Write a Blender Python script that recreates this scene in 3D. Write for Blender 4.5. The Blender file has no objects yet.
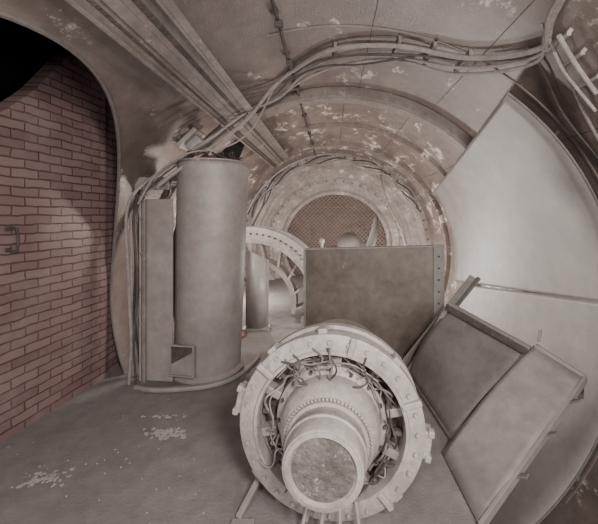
import bpy, math, random
from mathutils import Vector, Matrix
random.seed(4)
CX, CZ, R = 0.08, 0.8, 2.3
S = bpy.context.scene

# ---------------------------------------------------------------- materials
def mat(name, c1, c2, scale=3.0, rough=0.8, metal=0.0, bump=0.15, flake=None, flake_lo=0.62, flake_scale=2.5, stretch=(1,1,1), fine=60, grime=.35):
    m = bpy.data.materials.new(name); m.use_nodes = True
    nt = m.node_tree; N = nt.nodes; L = nt.links
    b = N['Principled BSDF']; b.inputs['Roughness'].default_value = rough; b.inputs['Metallic'].default_value = metal
    tc = N.new('ShaderNodeTexCoord'); mp = N.new('ShaderNodeMapping'); mp.inputs['Scale'].default_value = stretch
    L.new(tc.outputs['Object'], mp.inputs['Vector'])
    n = N.new('ShaderNodeTexNoise'); n.inputs['Scale'].default_value = scale; n.inputs['Detail'].default_value = 8; n.inputs['Roughness'].default_value = .65
    L.new(mp.outputs[0], n.inputs['Vector'])
    cr = N.new('ShaderNodeValToRGB'); cr.color_ramp.elements[0].position = .35; cr.color_ramp.elements[1].position = .68
    cr.color_ramp.elements[0].color = (*c1, 1); cr.color_ramp.elements[1].color = (*c2, 1)
    L.new(n.outputs['Fac'], cr.inputs['Fac']); out = cr.outputs['Color']
    if grime:
        g = N.new('ShaderNodeTexNoise'); g.inputs['Scale'].default_value = scale*4.5; g.inputs['Detail'].default_value = 10; g.inputs['Roughness'].default_value = .7
        L.new(tc.outputs['Object'], g.inputs['Vector'])
        gr = N.new('ShaderNodeMapRange'); gr.inputs[1].default_value=.3; gr.inputs[2].default_value=.7; gr.inputs[3].default_value = 1-grime; gr.inputs[4].default_value = 1.08
        L.new(g.outputs['Fac'], gr.inputs[0])
        mg = N.new('ShaderNodeMix'); mg.data_type='RGBA'; mg.blend_type='MULTIPLY'; mg.inputs[0].default_value = 1
        L.new(out, mg.inputs[6]); L.new(gr.outputs[0], mg.inputs[7]); out = mg.outputs[2]
    if flake:
        n3 = N.new('ShaderNodeTexNoise'); n3.inputs['Scale'].default_value = flake_scale; n3.inputs['Detail'].default_value = 13; n3.inputs['Roughness'].default_value = .78
        L.new(mp.outputs[0], n3.inputs['Vector'])
        r3 = N.new('ShaderNodeValToRGB'); r3.color_ramp.elements[0].position = flake_lo; r3.color_ramp.elements[1].position = flake_lo + .05
        L.new(n3.outputs['Fac'], r3.inputs['Fac'])
        mx = N.new('ShaderNodeMix'); mx.data_type = 'RGBA'
        L.new(r3.outputs['Color'], mx.inputs[0]); L.new(out, mx.inputs[6]); mx.inputs[7].default_value = (*flake, 1)
        out = mx.outputs[2]
    L.new(out, b.inputs['Base Color'])
    n2 = N.new('ShaderNodeTexNoise'); n2.inputs['Scale'].default_value = fine; n2.inputs['Detail'].default_value = 4
    L.new(tc.outputs['Object'], n2.inputs['Vector'])
    bp = N.new('ShaderNodeBump'); bp.inputs['Strength'].default_value = bump; bp.inputs['Distance'].default_value = .02
    L.new(n2.outputs['Fac'], bp.inputs['Height']); L.new(bp.outputs[0], b.inputs['Normal'])
    return m

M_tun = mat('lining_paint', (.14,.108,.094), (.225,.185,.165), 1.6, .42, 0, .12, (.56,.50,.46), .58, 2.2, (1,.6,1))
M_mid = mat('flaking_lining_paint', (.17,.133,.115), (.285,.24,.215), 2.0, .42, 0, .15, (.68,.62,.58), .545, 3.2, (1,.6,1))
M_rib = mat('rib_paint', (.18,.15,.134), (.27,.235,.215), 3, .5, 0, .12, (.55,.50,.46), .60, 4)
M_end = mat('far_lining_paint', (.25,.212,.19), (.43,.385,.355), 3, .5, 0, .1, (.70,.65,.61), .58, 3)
M_flr = mat('dusty_concrete', (.185,.172,.163), (.25,.236,.226), 1.7, .85, 0, .2, (.36,.34,.325), .64, 3.0, grime=.25)
M_lin = mat('dusty_sheet_steel', (.22,.204,.19), (.30,.284,.268), 1.3, .45, .0, .06, (.42,.40,.38), .67, 2.5, grime=.2)
M_tank= mat('dusty_casing', (.25,.222,.205), (.335,.307,.288), 2.0, .5, .0, .08, grime=.22)
M_tan = mat('tarnished_plate', (.15,.122,.10), (.24,.207,.178), 2.2, .45, .1, .06, (.33,.295,.255), .64, 5, grime=.3)
M_wht = mat('pale_enamel', (.33,.30,.275), (.46,.43,.405), 6, .5, 0, .12, (.19,.17,.15), .62, 7, grime=.32)
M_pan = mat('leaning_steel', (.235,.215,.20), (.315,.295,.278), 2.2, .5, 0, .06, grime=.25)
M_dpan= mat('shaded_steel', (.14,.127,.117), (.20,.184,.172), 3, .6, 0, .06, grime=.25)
M_cab = mat('cable_sheath', (.25,.218,.20), (.34,.31,.29), 8, .6)
M_dcab= mat('dark_cable', (.055,.045,.042), (.10,.085,.078), 8, .7)
M_blk = mat('void_shade_black', (.006,.005,.005), (.012,.01,.01), 3, .95)  # near-black colour paints in the shade of the void behind the arch
M_rust= mat('corroded_cap', (.11,.095,.086), (.20,.18,.167), 9, .85, 0, .7, (.33,.31,.295), .56, 22, fine=40)
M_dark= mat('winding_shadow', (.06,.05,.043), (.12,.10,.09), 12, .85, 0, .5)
M_red = mat('rusty_copper', (.16,.06,.035), (.22,.09,.055), 12, .7)
M_scr = mat('screen_wire', (.32,.245,.215), (.42,.34,.305), 12, .7)
M_scb = mat('screen_back', (.18,.135,.115), (.26,.20,.175), 6, .8)
M_flk = mat('paint_flake', (.38,.365,.35), (.48,.465,.45), 12, .8)

def brick_mat():
    m = bpy.data.materials.new('painted_brick'); m.use_nodes = True
    nt = m.node_tree; N = nt.nodes; L = nt.links; b = N['Principled BSDF']; b.inputs['Roughness'].default_value = .5
    tc = N.new('ShaderNodeTexCoord'); nz = N.new('ShaderNodeTexNoise'); nz.inputs['Scale'].default_value = 9
    L.new(tc.outputs['UV'], nz.inputs['Vector'])
    va = N.new('ShaderNodeVectorMath'); va.operation = 'MULTIPLY_ADD'
    va.inputs[1].default_value = (.03,.025,0); L.new(nz.outputs['Color'], va.inputs[0]); L.new(tc.outputs['UV'], va.inputs[2])
    br = N.new('ShaderNodeTexBrick'); L.new(va.outputs[0], br.inputs['Vector'])
    br.inputs['Scale'].default_value = 1; br.inputs['Brick Width'].default_value = .20; br.inputs['Row Height'].default_value = .070
    br.inputs['Mortar Size'].default_value = .006; br.inputs['Mortar Smooth'].default_value = .6
    br.inputs['Color1'].default_value = (.175,.108,.102,1); br.inputs['Color2'].default_value = (.24,.16,.15,1); br.inputs['Mortar'].default_value = (.10,.064,.06,1)
    n = N.new('ShaderNodeTexNoise'); n.inputs['Scale'].default_value = 2.2; n.inputs['Detail'].default_value = 12; n.inputs['Roughness'].default_value=.75; L.new(tc.outputs['UV'], n.inputs['Vector'])
    cr = N.new('ShaderNodeValToRGB'); cr.color_ramp.elements[0].position = .48; cr.color_ramp.elements[0].color = (0,0,0,1); cr.color_ramp.elements[1].position=.72; cr.color_ramp.elements[1].color=(.7,.7,.7,1)
    L.new(n.outputs['Fac'], cr.inputs[0])
    mx = N.new('ShaderNodeMix'); mx.data_type='RGBA'
    L.new(cr.outputs[0], mx.inputs[0]); L.new(br.outputs['Color'], mx.inputs[6]); mx.inputs[7].default_value=(.30,.235,.225,1); L.new(mx.outputs[2], b.inputs['Base Color'])
    bp = N.new('ShaderNodeBump'); bp.invert = True; bp.inputs['Strength'].default_value = .9; bp.inputs['Distance'].default_value = .016
    L.new(br.outputs['Fac'], bp.inputs['Height']); L.new(bp.outputs[0], b.inputs['Normal'])
    return m
M_brk = brick_mat()

# ---------------------------------------------------------------- mesh helpers
def empty(name):
    e = bpy.data.objects.new(name, None); S.collection.objects.link(e); return e
def mk(name, V, F, m, parent=None, smooth=False, bevel=0, solid=0):
    me = bpy.data.meshes.new(name); me.from_pydata([tuple(v) for v in V], [], F); me.update()
    o = bpy.data.objects.new(name, me); S.collection.objects.link(o); me.materials.append(m)
    if smooth:
        for p in me.polygons: p.use_smooth = True
        try: me.set_sharp_from_angle(angle=math.radians(35))
        except Exception: pass
    if parent: o.parent = parent
    if solid:
        s = o.modifiers.new('s','SOLIDIFY'); s.thickness = solid; s.offset = 0
    if bevel:
        s = o.modifiers.new('b','BEVEL'); s.width = bevel; s.segments = 2
    return o
BF = [(0,3,2,1),(4,5,6,7),(0,1,5,4),(1,2,6,5),(2,3,7,6),(3,0,4,7)]
def box(name, c, s, m, parent=None, rot=None, bevel=0.004):
    Mx = rot if rot is not None else Matrix.Identity(3)
    V = []
    for z in (-.5,.5):
        for x,y in ((-.5,-.5),(.5,-.5),(.5,.5),(-.5,.5)):
            V.append(Vector(c) + Mx @ Vector((x*s[0], y*s[1], z*s[2])))
    return mk(name, V, BF, m, parent, bevel=bevel)
def bar(name, p0, p1, w, h, m, parent=None, up=(0,0,1), bevel=.003):
    p0 = Vector(p0); p1 = Vector(p1); d = (p1-p0); l = d.length; d.normalize()
    s = d.cross(Vector(up)).normalized(); u = s.cross(d)
    Mx = Matrix((s, d, u)).transposed()
    return box(name, (p0+p1)/2, (w, l, h), m, parent, Mx, bevel)
def ring_frames(pts):
    pts = [Vector(p) for p in pts]; fr = []; up = Vector((.13,.21,.97))
    prev = None
    for i,p in enumerate(pts):
        t = (pts[min(i+1,len(pts)-1)] - pts[max(i-1,0)]).normalized()
        n = (prev - t*prev.dot(t)) if prev is not None else t.cross(up)
        n.normalize(); prev = n; fr.append((p, n, t.cross(n)))
    return fr
def catmull(P, k=8):
    P = [Vector(p) for p in P]
    if len(P) < 3: return P
    Q = [P[0]*2-P[1]] + P + [P[-1]*2-P[-2]]; out = []
    for i in range(1, len(Q)-2):
        a,b,c,d = Q[i-1:i+3]
        for j in range(k):
            t = j/k
            out.append(.5*((2*b)+(c-a)*t+(2*a-5*b+4*c-d)*t*t+(3*b-a-3*c+d)*t**3))
    out.append(P[-1]); return out
def tube_geo(P, r, k=8, seg=8):
    V=[];F=[]
    fr = ring_frames(catmull(P,k))
    for p,n,b in fr:
        for j in range(seg):
            a = 2*math.pi*j/seg; V.append(p + n*math.cos(a)*r + b*math.sin(a)*r)
    for i in range(len(fr)-1):
        for j in range(seg):
            F.append((i*seg+j, i*seg+(j+1)%seg, (i+1)*seg+(j+1)%seg, (i+1)*seg+j))
    F.append(tuple(range(seg-1,-1,-1))); F.append(tuple((len(fr)-1)*seg+j for j in range(seg)))
    return V,F
def tube(name, P, r, m, parent=None, k=8, seg=8):
    V,F = tube_geo(P,r,k,seg); return mk(name, V, F, m, parent, True)
def merge(L):
    V=[];F=[]
    for v,f in L:
        o=len(V); V+=list(v); F+=[tuple(i+o for i in q) for q in f]
    return V,F
def rod_geo(p0,p1,r,seg=10): return tube_geo([p0,p1],r,1,seg)
def revolve(name, prof, cx, cz, m, parent=None, seg=96, a0=0, a1=360, smooth=True, axis='Y'):
    full = abs(a1-a0) >= 359.9; V=[];F=[]; n = seg if full else seg+1
    for y,r in prof:
        for j in range(n):
            a = math.radians(a0+(a1-a0)*j/seg)
            if axis=='Y': V.append((cx+r*math.cos(a), y, cz+r*math.sin(a)))
            else: V.append((cx+r*math.cos(a), cz+r*math.sin(a), y))
    for i in range(len(prof)-1):
        for j in range(seg):
            k=(j+1)%n; F.append((i*n+j, i*n+k, (i+1)*n+k, (i+1)*n+j))
    return mk(name, V, F, m, parent, smooth)
def pol(th, y, r=R):
    a = math.radians(th); return (CX+r*math.cos(a), y, CZ+r*math.sin(a))
def pull(p, d):
    x,y,z = p; l = math.hypot(x-CX, z-CZ); k = (R-d)/l
    return (CX+(x-CX)*k, y, CZ+(z-CZ)*k)

# ---------------------------------------------------------------- tunnel shell
YJ, YC, HA = 3.32, 1.75, 1.57
def ztop(y):
    t = max(-1,min(1,(y-YC)/HA)); return .95 + 1.57*math.sqrt(max(0,1-t*t))
tun = empty('wall_tunnel_lining')
ys = [YC+HA*math.sin(math.radians(-90+180*i/60)) for i in range(61)]
V=[];F=[]; n=97
bnd=[]
for y in ys:
    zt = ztop(y); th0 = 180-math.degrees(math.asin((zt-CZ)/R))
    bnd.append(Vector(pol(th0,y)))
    for j in range(n):
        V.append(pol(th0+(-90-th0)*j/(n-1), y))
for i in range(len(ys)-1):
    for j in range(n-1):
        F.append((i*n+j,i*n+j+1,(i+1)*n+j+1,(i+1)*n+j))
mk('lining_over_side_opening', V, F, M_tun, tun, True)
revolve('lining_rear', [(-3,R),(YC-HA,R)], CX, CZ, M_tun, tun)
revolve('lining_front', [(YJ,R),(3.85,R)], CX, CZ, M_tun, tun)
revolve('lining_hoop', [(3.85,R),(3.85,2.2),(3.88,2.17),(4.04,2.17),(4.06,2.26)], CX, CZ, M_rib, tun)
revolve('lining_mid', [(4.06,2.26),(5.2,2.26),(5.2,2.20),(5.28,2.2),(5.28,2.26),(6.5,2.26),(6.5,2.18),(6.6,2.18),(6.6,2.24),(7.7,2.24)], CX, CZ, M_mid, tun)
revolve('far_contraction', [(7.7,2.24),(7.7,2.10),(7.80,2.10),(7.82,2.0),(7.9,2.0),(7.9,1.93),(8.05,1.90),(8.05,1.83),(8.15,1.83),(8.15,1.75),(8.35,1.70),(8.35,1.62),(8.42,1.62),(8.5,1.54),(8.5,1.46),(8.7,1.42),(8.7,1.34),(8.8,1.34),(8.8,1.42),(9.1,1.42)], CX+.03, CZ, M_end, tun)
def boltring(name, cy, rr, cnt, br, h, m, parent, cx=CX, cz=CZ, a0=0, a1=360, s=-1):
    G=[]
    for i in range(cnt):
        a=math.radians(a0+(a1-a0)*i/cnt); x=cx+rr*math.cos(a); z=cz+rr*math.sin(a)
        G.append(rod_geo((x,cy,z),(x,cy+s*h,z),br,6))
    V,F=merge(G); return mk(name,V,F,m,parent)
boltring('ring_bolts', 7.7, 2.16, 60, .02, .03, M_dark, tun)
boltring('ring_bolts_inner', 8.35, 1.66, 48, .018, .03, M_dark, tun)
for i,th in enumerate((62,84,118,38)):
    mk('seam_%d'%i, *merge([rod_geo(pol(th,-1,2.299),pol(th,3.85,2.299),.003,6), rod_geo(pol(th+4,4.06,2.259),pol(th+4,7.7,2.259),.004,6)]), M_dark, tun)
for i,y in enumerate((1.2,2.6)):
    revolve('hoop_seam_%d'%i, [(y,2.3),(y,2.292),(y+.02,2.292),(y+.02,2.3)], CX, CZ, M_rib, tun, a0=-40, a1=105)

# side opening: thin arch lip, brick infill beyond, dark void
arch = empty('wall_left_arch')
B = []
for z in (0,.2,.4,.6,.8):
    B.append(Vector((CX-math.sqrt(R*R-(z-CZ)**2), YJ, z)))
B = B + list(reversed(bnd))
tube('arch_edge_lip',[p for p in B if p.z>=0],.014,M_dpan,arch,1,6)
mk('void_light_blocker', [(-3.2,-.4,-.1),(-3.2,4.4,-.1),(-3.2,4.4,3.7),(-3.2,-.4,3.7),(-1.0,-.4,3.7),(-1.0,4.4,3.7),(-1.0,-.4,2.95),(-1.0,4.4,2.95),(-2.2,4.4,-.1),(-2.2,-.4,-.1)],
   [(0,1,2,3),(3,2,5,4),(4,5,7,6),(1,8,7,5,2),(0,3,4,6,9)], M_blk, arch)  # added black box, keeps world light out of the opening
def bx(y): return -2.225 - (YJ-y)*.10 if y<YJ else -2.245
def btop(y):
    pts=[(-.3,1.2),(1.2,1.80),(1.9,2.08),(2.3,2.30),(2.55,2.56),(2.8,2.92),(3.1,3.3),(4.6,3.5)]
    for (a,b),(c,d) in zip(pts,pts[1:]):
        if a<=y<=c: return b+(d-b)*(y-a)/(c-a)
    return 1.2
yy=[-.2+i*(4.3+.2)/60 for i in range(61)]
V=[];F=[]
for y in yy: V += [(bx(y),y,0),(bx(y),y,btop(y))]
nb=len(V)
for y in yy: V += [(bx(y)-.12,y,0),(bx(y)-.12,y,btop(y))]
for i in range(60):
    F.append((2*i,2*i+2,2*i+3,2*i+1)); F.append((2*i+1,2*i+3,nb+2*i+3,nb+2*i+1))
bw = mk('wall_left_brick', V, F, M_brk)
uv = bw.data.uv_layers.new(name='UVMap')
for l in bw.data.loops:
    v = bw.data.vertices[l.vertex_index].co; uv.data[l.index].uv = (v.y, v.z)
h = empty('wall_pull_handle')
tube('grip', [(bx(2.36)+.0,2.36,1.50),(bx(2.36)+.07,2.36,1.50),(bx(2.36)+.07,2.36,1.35),(bx(2.36)+.0,2.36,1.35)], .008, M_dcab, h, 3)
for k,z in enumerate((1.35,1.50)): box('fixing_%d'%k, (bx(2.36)+.008,2.36,z), (.012,.045,.03), M_dcab, h)

# ---------------------------------------------------------------- floor
out = [(-2.5,-1.5),(.78,-1.5),(.78,1.8),(1.0,2.3),(1.22,2.9),(1.32,3.5),(1.32,8.9),(-2.5,8.9)]
V=[(x,y,0) for x,y in out]+[(x,y,-1.6) for x,y in out]; k=len(out)
F=[tuple(range(k))]+[tuple(range(2*k-1,k-1,-1))]+[(i,k+i,k+(i+1)%k,(i+1)%k) for i in range(k)]
mk('floor', V, F, M_flr)
G=[]
for cx_,cy_,sx,sy,cnt,rm in ((-1.22,2.42,.12,.045,70,.020),(-1.32,2.62,.14,.02,24,.012),(-1.75,2.0,.12,.06,50,.014),(-1.6,2.1,.5,.3,30,.006),(-.9,2.1,.5,.3,10,.005)):
    for i in range(cnt):
        x=random.gauss(cx_,sx*.6); y=random.gauss(cy_,sy*.6); r=random.uniform(.003,rm); x=max(x,-2.1); x=min(x,-.56)
        vs=[]; q=random.randint(5,8); o=random.random()*6
        for j in range(q):
            a=o+6.283*j/q; rr=r*random.uniform(.5,1.5); vs.append((x+rr*math.cos(a),y+rr*math.sin(a),.002+.002*random.random()))
        vs += [(a_,b_,0) for a_,b_,_ in vs]
        G.append((vs,[tuple(range(q))]+[(j,q+j,q+(j+1)%q,(j+1)%q) for j in range(q)]))
V,F=merge(G); mk('paint_flakes', V, F, M_flk)

# ---------------------------------------------------------------- end screen
scr = empty('wall_end_screen')
G=[]; rs=1.41
for d in (1,-1):
    a=math.radians(45*d); ux=Vector((math.cos(a),0,math.sin(a))); nx=Vector((-math.sin(a),0,math.cos(a)))
    for i in range(-18,19):
        o=i*.077; hl=math.sqrt(max(rs*rs-o*o,0)); c=Vector((CX+.03,8.95+.01*d,CZ))+nx*o
        G.append(rod_geo(c-ux*hl,c+ux*hl,.009,4))
V,F=merge(G); mk('mesh_wires',V,F,M_scr,scr)
mk('backing', [(CX+.03,9.1,CZ)]+[(CX+.03+1.42*math.cos(i*.0982),9.1,CZ+1.42*math.sin(i*.0982)) for i in range(64)], [(0,i+1,(i+1)%64+1) for i in range(64)], M_scb, scr)

# ---------------------------------------------------------------- right shell liner
lin = empty('wall_right_curved_liner')
RL=2.13; ny,nt_=24,60
def sheet(name, y0,y1, top, bot, r, m, parent, th=.018):
    V=[];F=[]
    for i in range(ny+1):
        t=i/ny; y=y0+(y1-y0)*t; a=top(t); b=bot(t)
        for j in range(nt_+1): V.append(pol(a+(b-a)*j/nt_, y, r))
    for i in range(ny):
        for j in range(nt_):
            q=i*(nt_+1)+j; F.append((q,q+1,q+nt_+2,q+nt_+1))
    return mk(name,V,F,m,parent,True,solid=th)
sheet('upper_sheet', 2.5,5.9, lambda t:54-19*t, lambda t:3-13*t, RL, M_lin, lin)
sheet('lower_sheet', 2.5,5.5, lambda t:3.4-13*t, lambda t:-70, RL-.006, M_lin, lin)
tube('edge_lip',[pol(54-124*i/30,2.5,RL) for i in range(31)],.010,M_dpan,lin,2,6)
tube('top_edge_lip',[pol(54-19*i/10,2.5+.34*i,RL) for i in range(11)],.008,M_dpan,lin,2,6)
for i,(th,y) in enumerate(((40,2.7),(10,2.7),(-20,2.7),(30,4.5),(0,5))):
    bar('standoff_%d'%i, pol(th,y,RL+.01), pol(th,y,R), .05,.03,M_dark,lin)

# ---------------------------------------------------------------- ceiling rail
rail = empty('ceiling_channel_rail')
a=math.radians(121); rad=Vector((math.cos(a),0,math.sin(a))); tan=Vector((-math.sin(a),0,math.cos(a)))
def rb(name, off, dep, w, h, m, y0=-.8,y1=6.6):
    c=Vector((CX,0,CZ))+rad*(2.16-dep)+tan*off
    Mx=Matrix((tan,Vector((0,1,0)),rad)).transposed()
    return box(name,(c.x,(y0+y1)/2,c.z),(w,y1-y0,h),m,rail,Mx,.004)
rb('web',0,0,.30,.03,M_rib); rb('flange_a',.15,.02,.025,.09,M_rib); rb('flange_b',-.15,.02,.025,.09,M_rib)
rb('centre_strip',.03,.02,.06,.02,M_rib); rb('groove_a',-.06,.016,.035,.01,M_dark); rb('groove_b',.10,.016,.02,.01,M_dark)
rb('lower_lip',-.185,.06,.05,.015,M_rib)
for i in range(7): rb('hanger_%d'%i,0,-.06,.2,.08,M_rib,.2+i*1.0,.28+i*1.0)

# ---------------------------------------------------------------- ceiling cables
cb = empty('ceiling_cable_bundle')
base=[(1.245,1.817,2.78),(1.36,2.158,2.71),(1.077,2.577,2.87),(.557,2.705,3.05),(.03,2.895,3.10),(-.303,3.126,3.07),(-.60,3.45,2.98)]
tail=[(-.88,3.45,2.62),(-1.14,3.35,2.36),(-1.42,3.2,2.10),(-1.66,3.10,1.86),(-1.79,3.06,1.55),(-1.80,3.06,1.0),(-1.79,3.06,.4),(-1.80,3.08,.02)]
pre=[(1.0,-.5,2.9),(1.15,1.2,2.82)]
offs=[0,.15,.27,.07]
rr=[.019,.013,.014,.009]
for i in range(4):
    o=offs[i]; P=[pull((x,y+o*.4,z),.04) for x,y,z in pre]
    P+=[pull((x+(o*.25 if k<2 else 0),y+o*(.4 if k<2 else 1)+random.uniform(-.04,.04),z),.05+.07*random.random()*(i>0 and k>2)) for k,(x,y,z) in enumerate(base)]
    P+=[(x-o*.35+random.uniform(-.03,.03),y+(.0 if k>3 else o*.5),z+(o*.5*(k<5))-.05*(i==2 and k<3)) for k,(x,y,z) in enumerate(tail)]
    if i<2: P=P[:-4]+[(-1.62+.06*i,3.35,1.9)]
    tube('cable_%d'%i,P,rr[i],M_cab if i!=3 else M_dcab,cb,8,8)
tube('sag_loop_0',[(-.60,3.4,2.90),(-.80,3.3,2.46),(-1.05,3.2,2.25),(-1.35,3.10,2.18),(-1.62,3.05,1.98),(-1.78,3.03,1.7)],.009,M_cab,cb)
tube('sag_loop_1',[pull((.8,2.75,2.96),.04),pull((.3,2.95,3.0),.14),pull((-.1,3.1,3.0),.10),pull((-.5,3.4,3.0),.06)],.009,M_dcab,cb)
for i,(x,y,z) in enumerate([base[2],base[3],base[4],(.82,2.64,2.97)]):
    p=pull((x,y+.09,z),.015); bar('cleat_%d'%i,(p[0],p[1]-.13,p[2]),(p[0],p[1]+.2,p[2]),.03,.06,M_rib,cb)
cs = empty('ceiling_conduit')
th=102
tube('conduit',[pol(th,y,2.26) for y in (-1,1,3,3.8)]+[pol(th,3.95,2.15),pol(th,4.15,2.22)]+[pol(th,y,2.22) for y in (5,5.2,6.4,6.6,7.6)],.013,M_dcab,cs,6,8)
for i,y in enumerate((1.6,2.4,3.0,3.6,4.6,5.6,6.4,7.2)):
    p=pol(th,y,2.24); box('clip_%d'%i,p,(.06,.035,.05),M_dcab,cs)
dr = empty('hanging_ceiling_cable')
tube('drop_cable',[pull(p,.03) for p in [(1.30,2.2,2.72),(1.467,2.275,2.63),(1.745,2.47,2.385),(2.0,2.47,2.05),(2.09,2.44,1.91),(2.2,2.35,1.5)]],.009,M_dcab,dr)
tube('drop_cable_b',[pull(p,.05) for p in [(1.25,1.95,2.75),(1.55,2.15,2.55),(1.8,2.3,2.3),(2.0,2.35,2.0),(2.1,2.3,1.8)]],.011,M_cab,dr)
tr = empty('wall_pipe_bracket')
tube('pipe_0',[pull(p,.07) for p in [(1.36,1.93,2.70),(1.46,1.99,2.62),(1.58,2.04,2.54),(1.72,2.08,2.42)]],.014,M_wht,tr)
tube('pipe_1',[pull(p,.07) for p in [(1.42,2.05,2.66),(1.52,2.12,2.58),(1.66,2.16,2.48),(1.8,2.18,2.34)]],.010,M_wht,tr)
for k,p in enumerate(((1.40,1.93,2.69),(1.52,1.98,2.6),(1.66,2.03,2.48))):
    p=Vector(pull(p,.05)); bar('clamp_%d'%k,p+Vector((0,-.03,0)),p+Vector((0,.17,0)),.025,.02,M_wht,tr); q=Vector(pull(tuple(p),0)); bar('stud_%d'%k,p,q,.025,.025,M_wht,tr)
fc = empty('far_ring_cables')
for k in range(4):
    tube('loop_%d'%k,[pol(a_,7.55-.12*k,2.12-.05*k+.05*math.sin(a_*.21+k)) for a_ in range(25,165,7)],.016,M_cab if k%2 else M_dcab,fc,4,6)
tube('loop_drop',[pol(60,7.5,2.1),(1.1,7.3,2.35),(1.25,7.2,1.8),(1.5,7.2,1.3),(1.62,7.25,.9)],.018,M_cab,fc)
for k in range(2): tube('left_drop_%d'%k,[pol(135+k*6,7.45,2.02),pol(142+k*6,7.4,1.92),pol(152+k*6,7.35,1.9),pol(165+k*4,7.3,1.95)],.014,M_dcab,fc)

# ---------------------------------------------------------------- tall casing (left)
ck = empty('tall_machine_casing')
V=[];F=[]
cx0,cy0=-1.225,3.43; n=40
def cas(z,r,fl=0):
    out=[]
    for j in range(n+1):
        a_=math.radians(172+ (368-172)*j/n); t=z/2.12
        out.append((cx0-.06*(1-t)+(r-.03*(1-t))*math.cos(a_), cy0+(r)*.92*math.sin(a_), z))
    return out
zs=[0,.03,.06,.3,.7,1.2,1.7,2.0,2.08,2.12]
for z in zs: V+=cas(z,.345 if z>.05 else .38)
for i in range(len(zs)-1):
    for j in range(n):
        q=i*(n+1)+j; F.append((q,q+1,q+n+2,q+n+1))
mk('barrel_sheet',V,F,M_tank,ck,True,solid=.02)
lid=cas(2.12,.352); V=lid+[(x,y,z+.02) for x,y,z in lid]
mk('lid',V,[tuple(range(n,-1,-1)),tuple(range(n+1,2*n+2))]+[(j,j+1,n+2+j,n+1+j) for j in range(n)]+[(n,0,n+1,2*n+1)],M_tank,ck)
tube('lid_rim',[Vector(p) for p in cas(2.12,.355)],.009,M_rib,ck,1,6)
box('base_plate',(-1.42,3.30,.012),(.74,.5,.024),M_dpan,ck,Matrix.Rotation(math.radians(14),3,'Z'))
tube('base_lip',[(-1.80,3.02,.02),(-1.6,2.96,.03),(-1.38,2.97,.03),(-1.12,3.03,.03),(-.93,3.2,.03),(-.84,3.5,.03),(-.82,3.7,.03)],.022,M_tank,ck)
rz=Matrix.Rotation(math.radians(-6),3,'Z')
box('side_sheet',(-1.65,3.13,.89),(.30,.02,1.72),M_tank,ck,rz)
box('side_return',(-1.81,3.22,.89),(.02,.22,1.72),M_tank,ck)
box('side_fold',(-1.765,3.105,.89),(.03,.03,1.72),M_rib,ck)
ro=Matrix.Rotation(math.radians(-10),3,'Z')
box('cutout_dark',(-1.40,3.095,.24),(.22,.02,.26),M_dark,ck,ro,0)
for i,(dx,dz,w,hh) in enumerate(((-.12,0,.014,.3),(.12,0,.014,.3),(0,.14,.25,.014),(0,-.14,.25,.014))):
    box('cutout_frame_%d'%i,(-1.40+dx,3.075-dx*.17,.24+dz),(w,.03,hh),M_tank,ck,ro)
mk('cutout_gusset',[(-1.51,3.09,.11),(-1.28,3.05,.11),(-1.28,3.05,.33),(-1.51,3.09,.20),(-1.51,3.10,.11),(-1.28,3.07,.11),(-1.28,3.07,.33),(-1.51,3.10,.20)],BF,M_tank,ck)
G=[]
for i in range(5): G.append(rod_geo((-1.775,3.09,.25+i*.33),(-1.775,3.07,.25+i*.33),.012,6))
V,F=merge(G); mk('side_bolts',V,F,M_rib,ck)
for i in range(12):
    x=-1.40+random.random()*.45; y=3.25+random.random()*.1; P=[(x,y,2.145)]
    for k in range(4): P.append((x+random.uniform(-.12,.12),y+random.uniform(-.08,.08),2.15+random.uniform(0.0,.09)))
    P.append((x+random.uniform(-.15,.15),y+.05,2.145)); tube('loose_wire_%d'%i,P,.005,M_red if i%4==0 else M_dcab,ck,6,5)
bk = empty('wall_mounted_bracket')
box('plate',(-1.92,3.5,1.90),(.03,.34,.2),M_dpan,bk)
box('shelf',(-1.78,3.42,1.96),(.34,.3,.03),M_tank,bk)
box('shelf_front',(-1.78,3.27,1.91),(.34,.02,.12),M_tank,bk)
tube('stay',[(-1.62,3.3,1.94),(-1.72,3.45,1.80),(-1.93,3.5,1.72)],.015,M_dcab,bk)
bh = empty('bulkhead_lamp')
def radbox(name,th_,y,r_,s,m,par,bev=.01):
    a_=math.radians(th_); Mx=Matrix((Vector((-math.sin(a_),0,math.cos(a_))),Vector((0,1,0)),Vector((math.cos(a_),0,math.sin(a_))))).transposed()
    return box(name,pol(th_,y,r_),s,m,par,Mx,bev)
radbox('base',134.5,3.5,2.24,(.26,.26,.05),M_tank,bh)
radbox('body',134.5,3.5,2.17,(.18,.18,.10),M_tank,bh,.03)
p=Vector(pol(134.5,3.5,2.12)); q=Vector(pol(134.5,3.5,2.05)); V,F=rod_geo(p,q,.065,20); mk('glass',V,F,M_lin,bh,True,bevel=.02)
ho = empty('jamb_cables')
for k in range(4):
    tube('hose_%d'%k,[(-1.98+.025*k,3.42,1.95),(-2.07+.03*k,3.40,1.6),(-2.06+.035*k+.02*math.sin(k),3.38,1.1),(-2.04+.03*k,3.36,.6),(-1.98+.03*k,3.34,.2),(-1.88+.02*k,3.3,.02)],.011+.003*(k%2),M_dcab if k%2 else M_cab,ho)
rp_ = empty('rusty_standpipe')
revolve('pipe',[(0,.10),(.03,.10),(.03,.035),(1.32,.035),(1.32,.055),(1.38,.055),(1.38,.0001)],-1.22,4.35,M_red,rp_,20,axis='Z')

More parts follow.
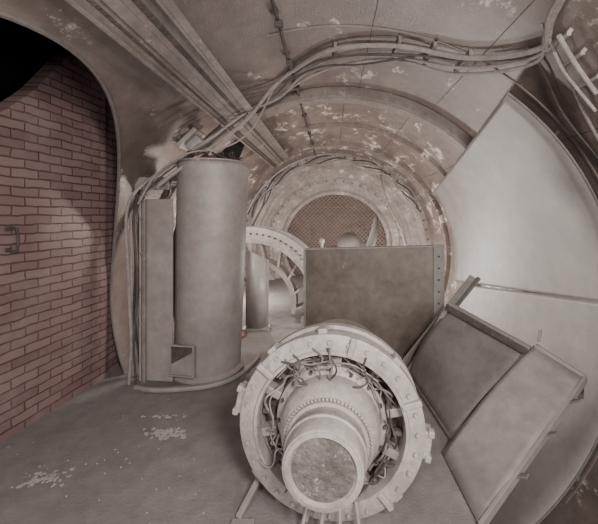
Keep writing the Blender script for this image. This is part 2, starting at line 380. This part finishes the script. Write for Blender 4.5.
# ---------------------------------------------------------------- small upright plate
up = empty('small_upright_plate')
V=[];F=[]
for z in (0,1.1):
    for j in range(9):
        t=j/8; V.append((-1.20+.30*t,4.62-.10*math.sin(t*math.pi),z-(.12*t*t if z else 0)))
for j in range(8): F.append((j,j+1,j+10,j+9))
mk('curved_plate',V,F,M_lin,up,True,solid=.02)
tube('edge_bead',[(-.90,4.62,0.01),(-.90,4.62,.98)],.015,M_pan,up)
box('foot',(-1.05,4.60,.02),(.36,.2,.04),M_pan,up)

# ---------------------------------------------------------------- ring casing segment
rg = empty('turbine_ring_casing')
rx,rzz=-1.25,.24
def rp(prof,name,m,a0=-12,a1=120): return revolve(name,prof,rx,rzz,m,rg,48,a0,a1)
rp([(4.98,.94),(4.98,1.18),(5.04,1.18),(5.04,.94),(4.98,.94)],'front_flange',M_wht)
rp([(5.55,.96),(5.55,1.18),(5.61,1.18),(5.61,.96),(5.55,.96)],'rear_flange',M_wht)
rp([(5.04,1.04),(5.55,1.04),(5.55,.96),(4.98,.96),(5.04,1.04)],'barrel',M_end)
rp([(5.0,.64),(5.0,.70),(5.4,.70),(5.4,.64),(5.0,.64)],'inner_ring',M_wht)
boltring('flange_bolts',4.98,1.08,26,.016,.03,M_dark,rg,rx,rzz,-10,118)
for i in range(7):
    a_=math.radians(-8+i*20); ca,sa=math.cos(a_),math.sin(a_); a2=a_+.16
    bar('vane_%d'%i,(rx+.67*ca,5.15,rzz+.67*sa),(rx+.97*math.cos(a2),5.2,rzz+.97*math.sin(a2)),.03,.22,M_wht,rg,up=(0,1,0))
box('plinth',(-.26,5.25,.03),(.4,.8,.06),M_pan,rg)

# ---------------------------------------------------------------- middle flat plate
mp_ = empty('flat_steel_screen_plate')
p0=Vector((-.33,4.05,0)); p1=Vector((1.16,3.68,0)); d=(p1-p0).normalized(); nrm=Vector((d.y,-d.x,0))
t_=.025
V=[p0,p1,p1+Vector((0,0,1.25)),p0+Vector((0,0,1.18))]; V=V+[v-nrm*t_ for v in V]
mk('plate',V,[(0,1,2,3),(7,6,5,4),(0,4,5,1),(1,5,6,2),(2,6,7,3),(3,7,4,0)],M_tan,mp_)
bar('top_fold',p0+Vector((0,0,1.18))-nrm*.03,p1+Vector((0,0,1.25))-nrm*.03,.09,.02,M_pan,mp_)
bar('left_fold',p0+Vector((0.0,0,0))+nrm*.01,p0+Vector((0,0,1.18))+nrm*.01,.03,.03,M_pan,mp_,up=(0,1,0))
q=p1+d*.03
bar('right_flange',q,q+Vector((0,0,1.27)),.12,.03,M_pan,mp_,up=(0,1,0))
G=[]
for i in range(9):
    c=q+Vector((0,0,.1+i*.13)); G.append(rod_geo(c+nrm*.012,c+nrm*.024,.011,10))
V,F=merge(G); mk('flange_holes',V,F,M_dark,mp_)
bar('rear_foot_0',p0+d*.3-nrm*.2+Vector((0,0,.015)),p0+d*.3+Vector((0,0,.015)),.06,.03,M_pan,mp_)
bar('rear_brace_0',p0+d*.3-nrm*.2+Vector((0,0,.02)),p0+d*.3-nrm*.03+Vector((0,0,.8)),.04,.03,M_pan,mp_)
bar('rear_brace_1',p0+d*1.2-nrm*.2+Vector((0,0,.02)),p0+d*1.2-nrm*.03+Vector((0,0,.8)),.04,.03,M_pan,mp_)

# ---------------------------------------------------------------- fan hub far
fh = empty('fan_hub')
prof=[(6.1,.0001),(6.11,.1),(6.16,.17),(6.25,.22),(6.4,.25),(6.9,.25),(7.0,.2),(7.0,.0001)]
revolve('nose_cone',prof,.36,.99,M_pan,fh,40)
box('pedestal',(.36,6.65,.38),(.3,.4,.76),M_tank,fh,None,.02)
box('pedestal_base',(.36,6.65,.03),(.6,.6,.06),M_tank,fh)
V=[];F=[]
for k in range(11):
    t=k/10; z=.9+.68*t; xx=.72+.26*t-.1*t*t; w=.10*(1-.75*t*t)
    V+=[(xx-w,6.5,z),(xx+w,6.62,z)]
for k in range(10): F.append((2*k,2*k+1,2*k+3,2*k+2))
mk('stator_vane',V,F,M_lin,fh,True,solid=.03)
bar('vane_root',(.5,6.56,.93),(.75,6.56,.95),.08,.06,M_tank,fh)
pn = empty('pale_post')  # plain pale post with a cap, gives no light
revolve('stem',[(0,.07),(.02,.07),(.03,.02),(1.2,.02),(1.2,.0001)],-.14,4.6,M_wht,pn,16,axis='Z')
revolve('cap',[(1.2,.02),(1.21,.035),(1.26,.035),(1.28,.02),(1.29,.0001)],-.14,4.6,M_wht,pn,16,axis='Z')

# ---------------------------------------------------------------- motor
mo = empty('electric_motor')
C=.5; P0=Vector((0,1.8,0))
prof=[(1.70,.405),(1.70,.475),(1.705,.483),(1.755,.483),(1.76,.465),(1.85,.462),(1.855,.48),(1.90,.48),(1.905,.46),(2.0,.43),(2.2,.36),(2.45,.33),(2.5,.3),(2.5,.0001)]
revolve('housing',prof,0,C,M_wht,mo,96)
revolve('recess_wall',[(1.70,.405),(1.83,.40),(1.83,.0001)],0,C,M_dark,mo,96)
revolve('inner_lip',[(1.70,.405),(1.685,.40),(1.685,.385),(1.71,.38),(1.83,.385)],0,C,M_wht,mo,96)
hub=[(1.83,.30),(1.76,.295),(1.74,.27),(1.735,.262),(1.72,.262),(1.68,.258),(1.645,.246),(1.62,.226),(1.615,.205),(1.575,.203),(1.57,.188),(1.53,.187),(1.52,.193),(1.50,.193),(1.495,.185),(1.43,.183),(1.415,.178),(1.412,.150),(1.42,.143)]
revolve('hub',hub,0,C,M_wht,mo,96)
revolve('nose_face',[(1.42,.145),(1.418,.1),(1.416,.0001)],0,C,M_rust,mo,64)
revolve('nose_rim',[(1.425,.17),(1.408,.168),(1.405,.150),(1.42,.140)],0,C,M_wht,mo,64)
G=[]
for i in range(72):
    a_=6.2832*i/72; c,s=math.cos(a_),math.sin(a_)
    G.append(rod_geo((.20*c,1.60,C+.20*s),(.216*c,1.578,C+.216*s),.006,5))
V,F=merge(G); mk('commutator_teeth',V,F,M_wht,mo)
boltring('flange_bolts',1.70,.445,28,.012,.014,M_wht,mo,0,C)
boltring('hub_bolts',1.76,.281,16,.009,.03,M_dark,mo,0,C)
def cyb(name,ang,y,r_,s,m,bev=.006):
    a_=math.radians(ang); Mx=Matrix((Vector((math.cos(a_),0,math.sin(a_))),Vector((0,1,0)),Vector((-math.sin(a_),0,math.cos(a_))))).transposed()
    return box(name,(r_*math.cos(a_),y,C+r_*math.sin(a_)),s,m,mo,Mx,bev)
for i in range(10):
    cyb('brush_arm_%d'%i,12+i*36,1.78,.345,(.09,.07,.045),M_pan if i%2 else M_tank)
for i in range(10):
    cyb('brush_clip_%d'%i,30+i*36,1.765,.35,(.05,.04,.025),M_dark)
for i,ang in enumerate((168,-8,95,45,130,215,-45)):
    w=.14 if i<2 else .05
    cyb('lug_%d'%i,ang,1.76,.495 if i<2 else .480,(.05,.08,w),M_wht,.008)
    if i<2:
        cyb('lug_ear_%d'%i,ang+7,1.73,.515,(.03,.04,.035),M_wht); cyb('lug_ear_b%d'%i,ang-7,1.73,.515,(.03,.04,.035),M_wht)
for i,ang in enumerate((75,20,140,255,310)):
    cyb('clamp_%d'%i,ang,1.69,.44,(.10,.03,.03),M_wht)
for i in range(30):
    a0=random.uniform(0,360); sp=random.uniform(25,95); r0=random.uniform(.29,.38); P=[]
    for k in range(6):
        a_=math.radians(a0+sp*k/5); r_=min(.385,max(.275,r0+random.uniform(-.03,.03)))
        P.append((r_*math.cos(a_),1.745+random.uniform(-.045,.03),C+r_*math.sin(a_)))
    tube('lead_%d'%i,P,random.choice((.004,.004,.006)),random.choice((M_tank,M_dpan,M_dark,M_cab)),mo,6,6)
for i in range(9):
    a_=math.radians(random.choice((105,115,125,80,60,150,200,240,330))+random.uniform(-8,8)); P=[]
    for k in range(5):
        r_=.25+.17*k/4; b_=a_+random.uniform(-.1,.1); P.append((r_*math.cos(b_),1.70-.03*math.sin(k*.8)+random.uniform(-.02,.0),C+r_*math.sin(b_)))
    tube('jumper_%d'%i,P,.005,random.choice((M_dpan,M_tank,M_dark)),mo,6,6)
for sx in (-1,1):
    bar('cradle_%d'%sx,(sx*.26,1.80,.02),(sx*.26,2.3,.02),.12,.04,M_tan,mo)
    mk('cradle_web_%d'%sx,[(sx*.2,1.86,.03),(sx*.34,1.86,.03),(sx*.32,1.86,.2),(sx*.2,1.86,.13),(sx*.2,1.9,.03),(sx*.34,1.9,.03),(sx*.32,1.9,.2),(sx*.2,1.9,.13)],BF,M_tan,mo)
mo.rotation_euler=(0,0,math.radians(-6)); mo.location=Vector((.0,0,0))+P0-Matrix.Rotation(math.radians(-6),3,'Z')@P0
ml = empty('motor_floor_cables')
for i in range(4):
    tube('floor_cable_%d'%i,[(-.12+.08*i,1.66,.16),(-.14+.09*i,1.6,.08),(-.1+.07*i,1.55,.02),(-.05+.09*i,1.4,.015),(.0+.1*i,1.2,.015)],.010,M_cab if i%2 else M_tank,ml)
st = empty('floor_strut')
bar('strut',(-.49,1.72,.02),(-.38,1.90,.16),.03,.02,M_pan,st); bar('strut_foot',(-.52,1.70,.008),(-.40,1.70,.008),.05,.016,M_pan,st)

# ---------------------------------------------------------------- leaning frame + panels (right)
lf = empty('leaning_steel_frame')
A=Vector((1.07,3.0,.78)); Bq=Vector((1.50,2.5,.58)); D0=Vector((.76,3.3,.02)); D1=Vector((.84,2.32,.02))
def quad(name,a_,b_,c_,d_,m,par,th=.014,n_=12,bulge=0.0):
    V=[];F=[]; nn=((b_-a_).cross(d_-a_)).normalized()
    for i in range(n_+1):
        for j in range(n_+1):
            u=i/n_; v=j/n_
            V.append((a_*(1-u)+b_*u)*(1-v)+(d_*(1-u)+c_*u)*v+nn*bulge*math.sin(v*math.pi))
    for i in range(n_):
        for j in range(n_):
            q_=i*(n_+1)+j; F.append((q_,q_+1,q_+n_+2,q_+n_+1))
    return mk(name,V,F,m,par,True,solid=th)
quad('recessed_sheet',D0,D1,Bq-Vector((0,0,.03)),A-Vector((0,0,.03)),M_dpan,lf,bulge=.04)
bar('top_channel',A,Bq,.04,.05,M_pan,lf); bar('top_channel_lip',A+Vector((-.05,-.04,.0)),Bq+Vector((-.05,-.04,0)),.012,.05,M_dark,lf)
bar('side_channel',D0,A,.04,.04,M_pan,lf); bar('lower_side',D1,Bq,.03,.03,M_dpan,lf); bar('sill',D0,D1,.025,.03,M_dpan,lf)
lb = empty('leaning_flat_bar')
bar('bar',(.72,3.40,.03),(1.42,3.30,.98),.09,.02,M_pan,lb,up=(.3,-1,0)); bar('bar_edge',(.76,3.37,.03),(1.46,3.27,.98),.015,.05,M_dpan,lb,up=(.3,-1,0))
lp = empty('leaning_flanged_panel')
B2=Bq+Vector((.03,-.01,.03)); C2=Vector((1.77,2.3,.46)); D2=Vector((.755,1.68,.01)); E2=Vector((.74,2.2,.01))
quad('panel',E2,D2,C2,B2,M_pan,lp,bulge=.03)
bar('outer_flange',D2,C2,.02,.05,M_lin,lp); bar('head_flange',B2,C2,.03,.04,M_lin,lp); bar('inner_flange',E2,B2,.012,.02,M_dark,lp)
for i,t in enumerate((.28,.55,.8)):
    c=D2.lerp(C2,t); bar('tab_%d'%i,c,c+Vector((.04,-.04,.03)),.04,.012,M_dpan,lp)
c=B2+Vector((.04,.02,.03)); bar('tab_top',c,c+Vector((.03,.02,.08)),.02,.02,M_pan,lp)
bar('prop',C2-Vector((.1,.08,.08)),(1.98,2.62,.3),.04,.03,M_dark,lp)

# ---------------------------------------------------------------- lights
def area(name,loc,tgt,e,size,col=(1,.93,.88)):
    l=bpy.data.lights.new(name,'AREA'); l.energy=e; l.size=size; l.color=col; l.shape='DISK'
    o=bpy.data.objects.new(name,l); S.collection.objects.link(o); o.location=loc
    o.rotation_euler=(Vector(tgt)-Vector(loc)).to_track_quat('-Z','Y').to_euler(); return o
def point(name,loc,e,r,col=(1,.91,.85)):
    l=bpy.data.lights.new(name,'POINT'); l.energy=e; l.shadow_soft_size=r; l.color=col
    o=bpy.data.objects.new(name,l); S.collection.objects.link(o); o.location=loc; return o
area('fill_light_rear',(.7,-.7,2.4),(-.1,2.3,.4),105,.5)  # unseen fill light added behind the camera, aimed at the foreground
area('fill_light_rear_left',(-.9,-1.0,1.8),(.3,3.5,1.2),45,.6)  # added fill from behind the camera's left, out of view
area('fill_light_rear_right',(1.3,-.6,1.5),(-2.2,2.9,1.4),40,.5)  # out-of-view fill added to brighten the brick side
point('fill_light_behind_plate',(.6,4.5,.7),95,.12)  # added uplight, kept out of sight by the plate
point('fill_light_behind_casing',(-1.3,4.1,1.5),40,.10,(1,.86,.78))  # added warm light, hidden from view by the casing
point('work_light_far',(.9,6.9,.5),115,.15)
point('work_light_far_left',(-1.45,6.2,.6),75,.12)
w=bpy.data.worlds.new('world'); S.world=w; w.use_nodes=True
w.node_tree.nodes['Background'].inputs[0].default_value=(1,.97,.96,1); w.node_tree.nodes['Background'].inputs[1].default_value=.35

# ---------------------------------------------------------------- camera
cd=bpy.data.cameras.new('camera'); cam=bpy.data.objects.new('camera',cd); S.collection.objects.link(cam)
cam.location=(0,0,1.6); cam.rotation_euler=(math.radians(90),0,0)
cd.sensor_width=36; cd.lens=36*330/598; cd.shift_x=-.055; cd.shift_y=-.0786; cd.clip_start=.05
S.camera=cam
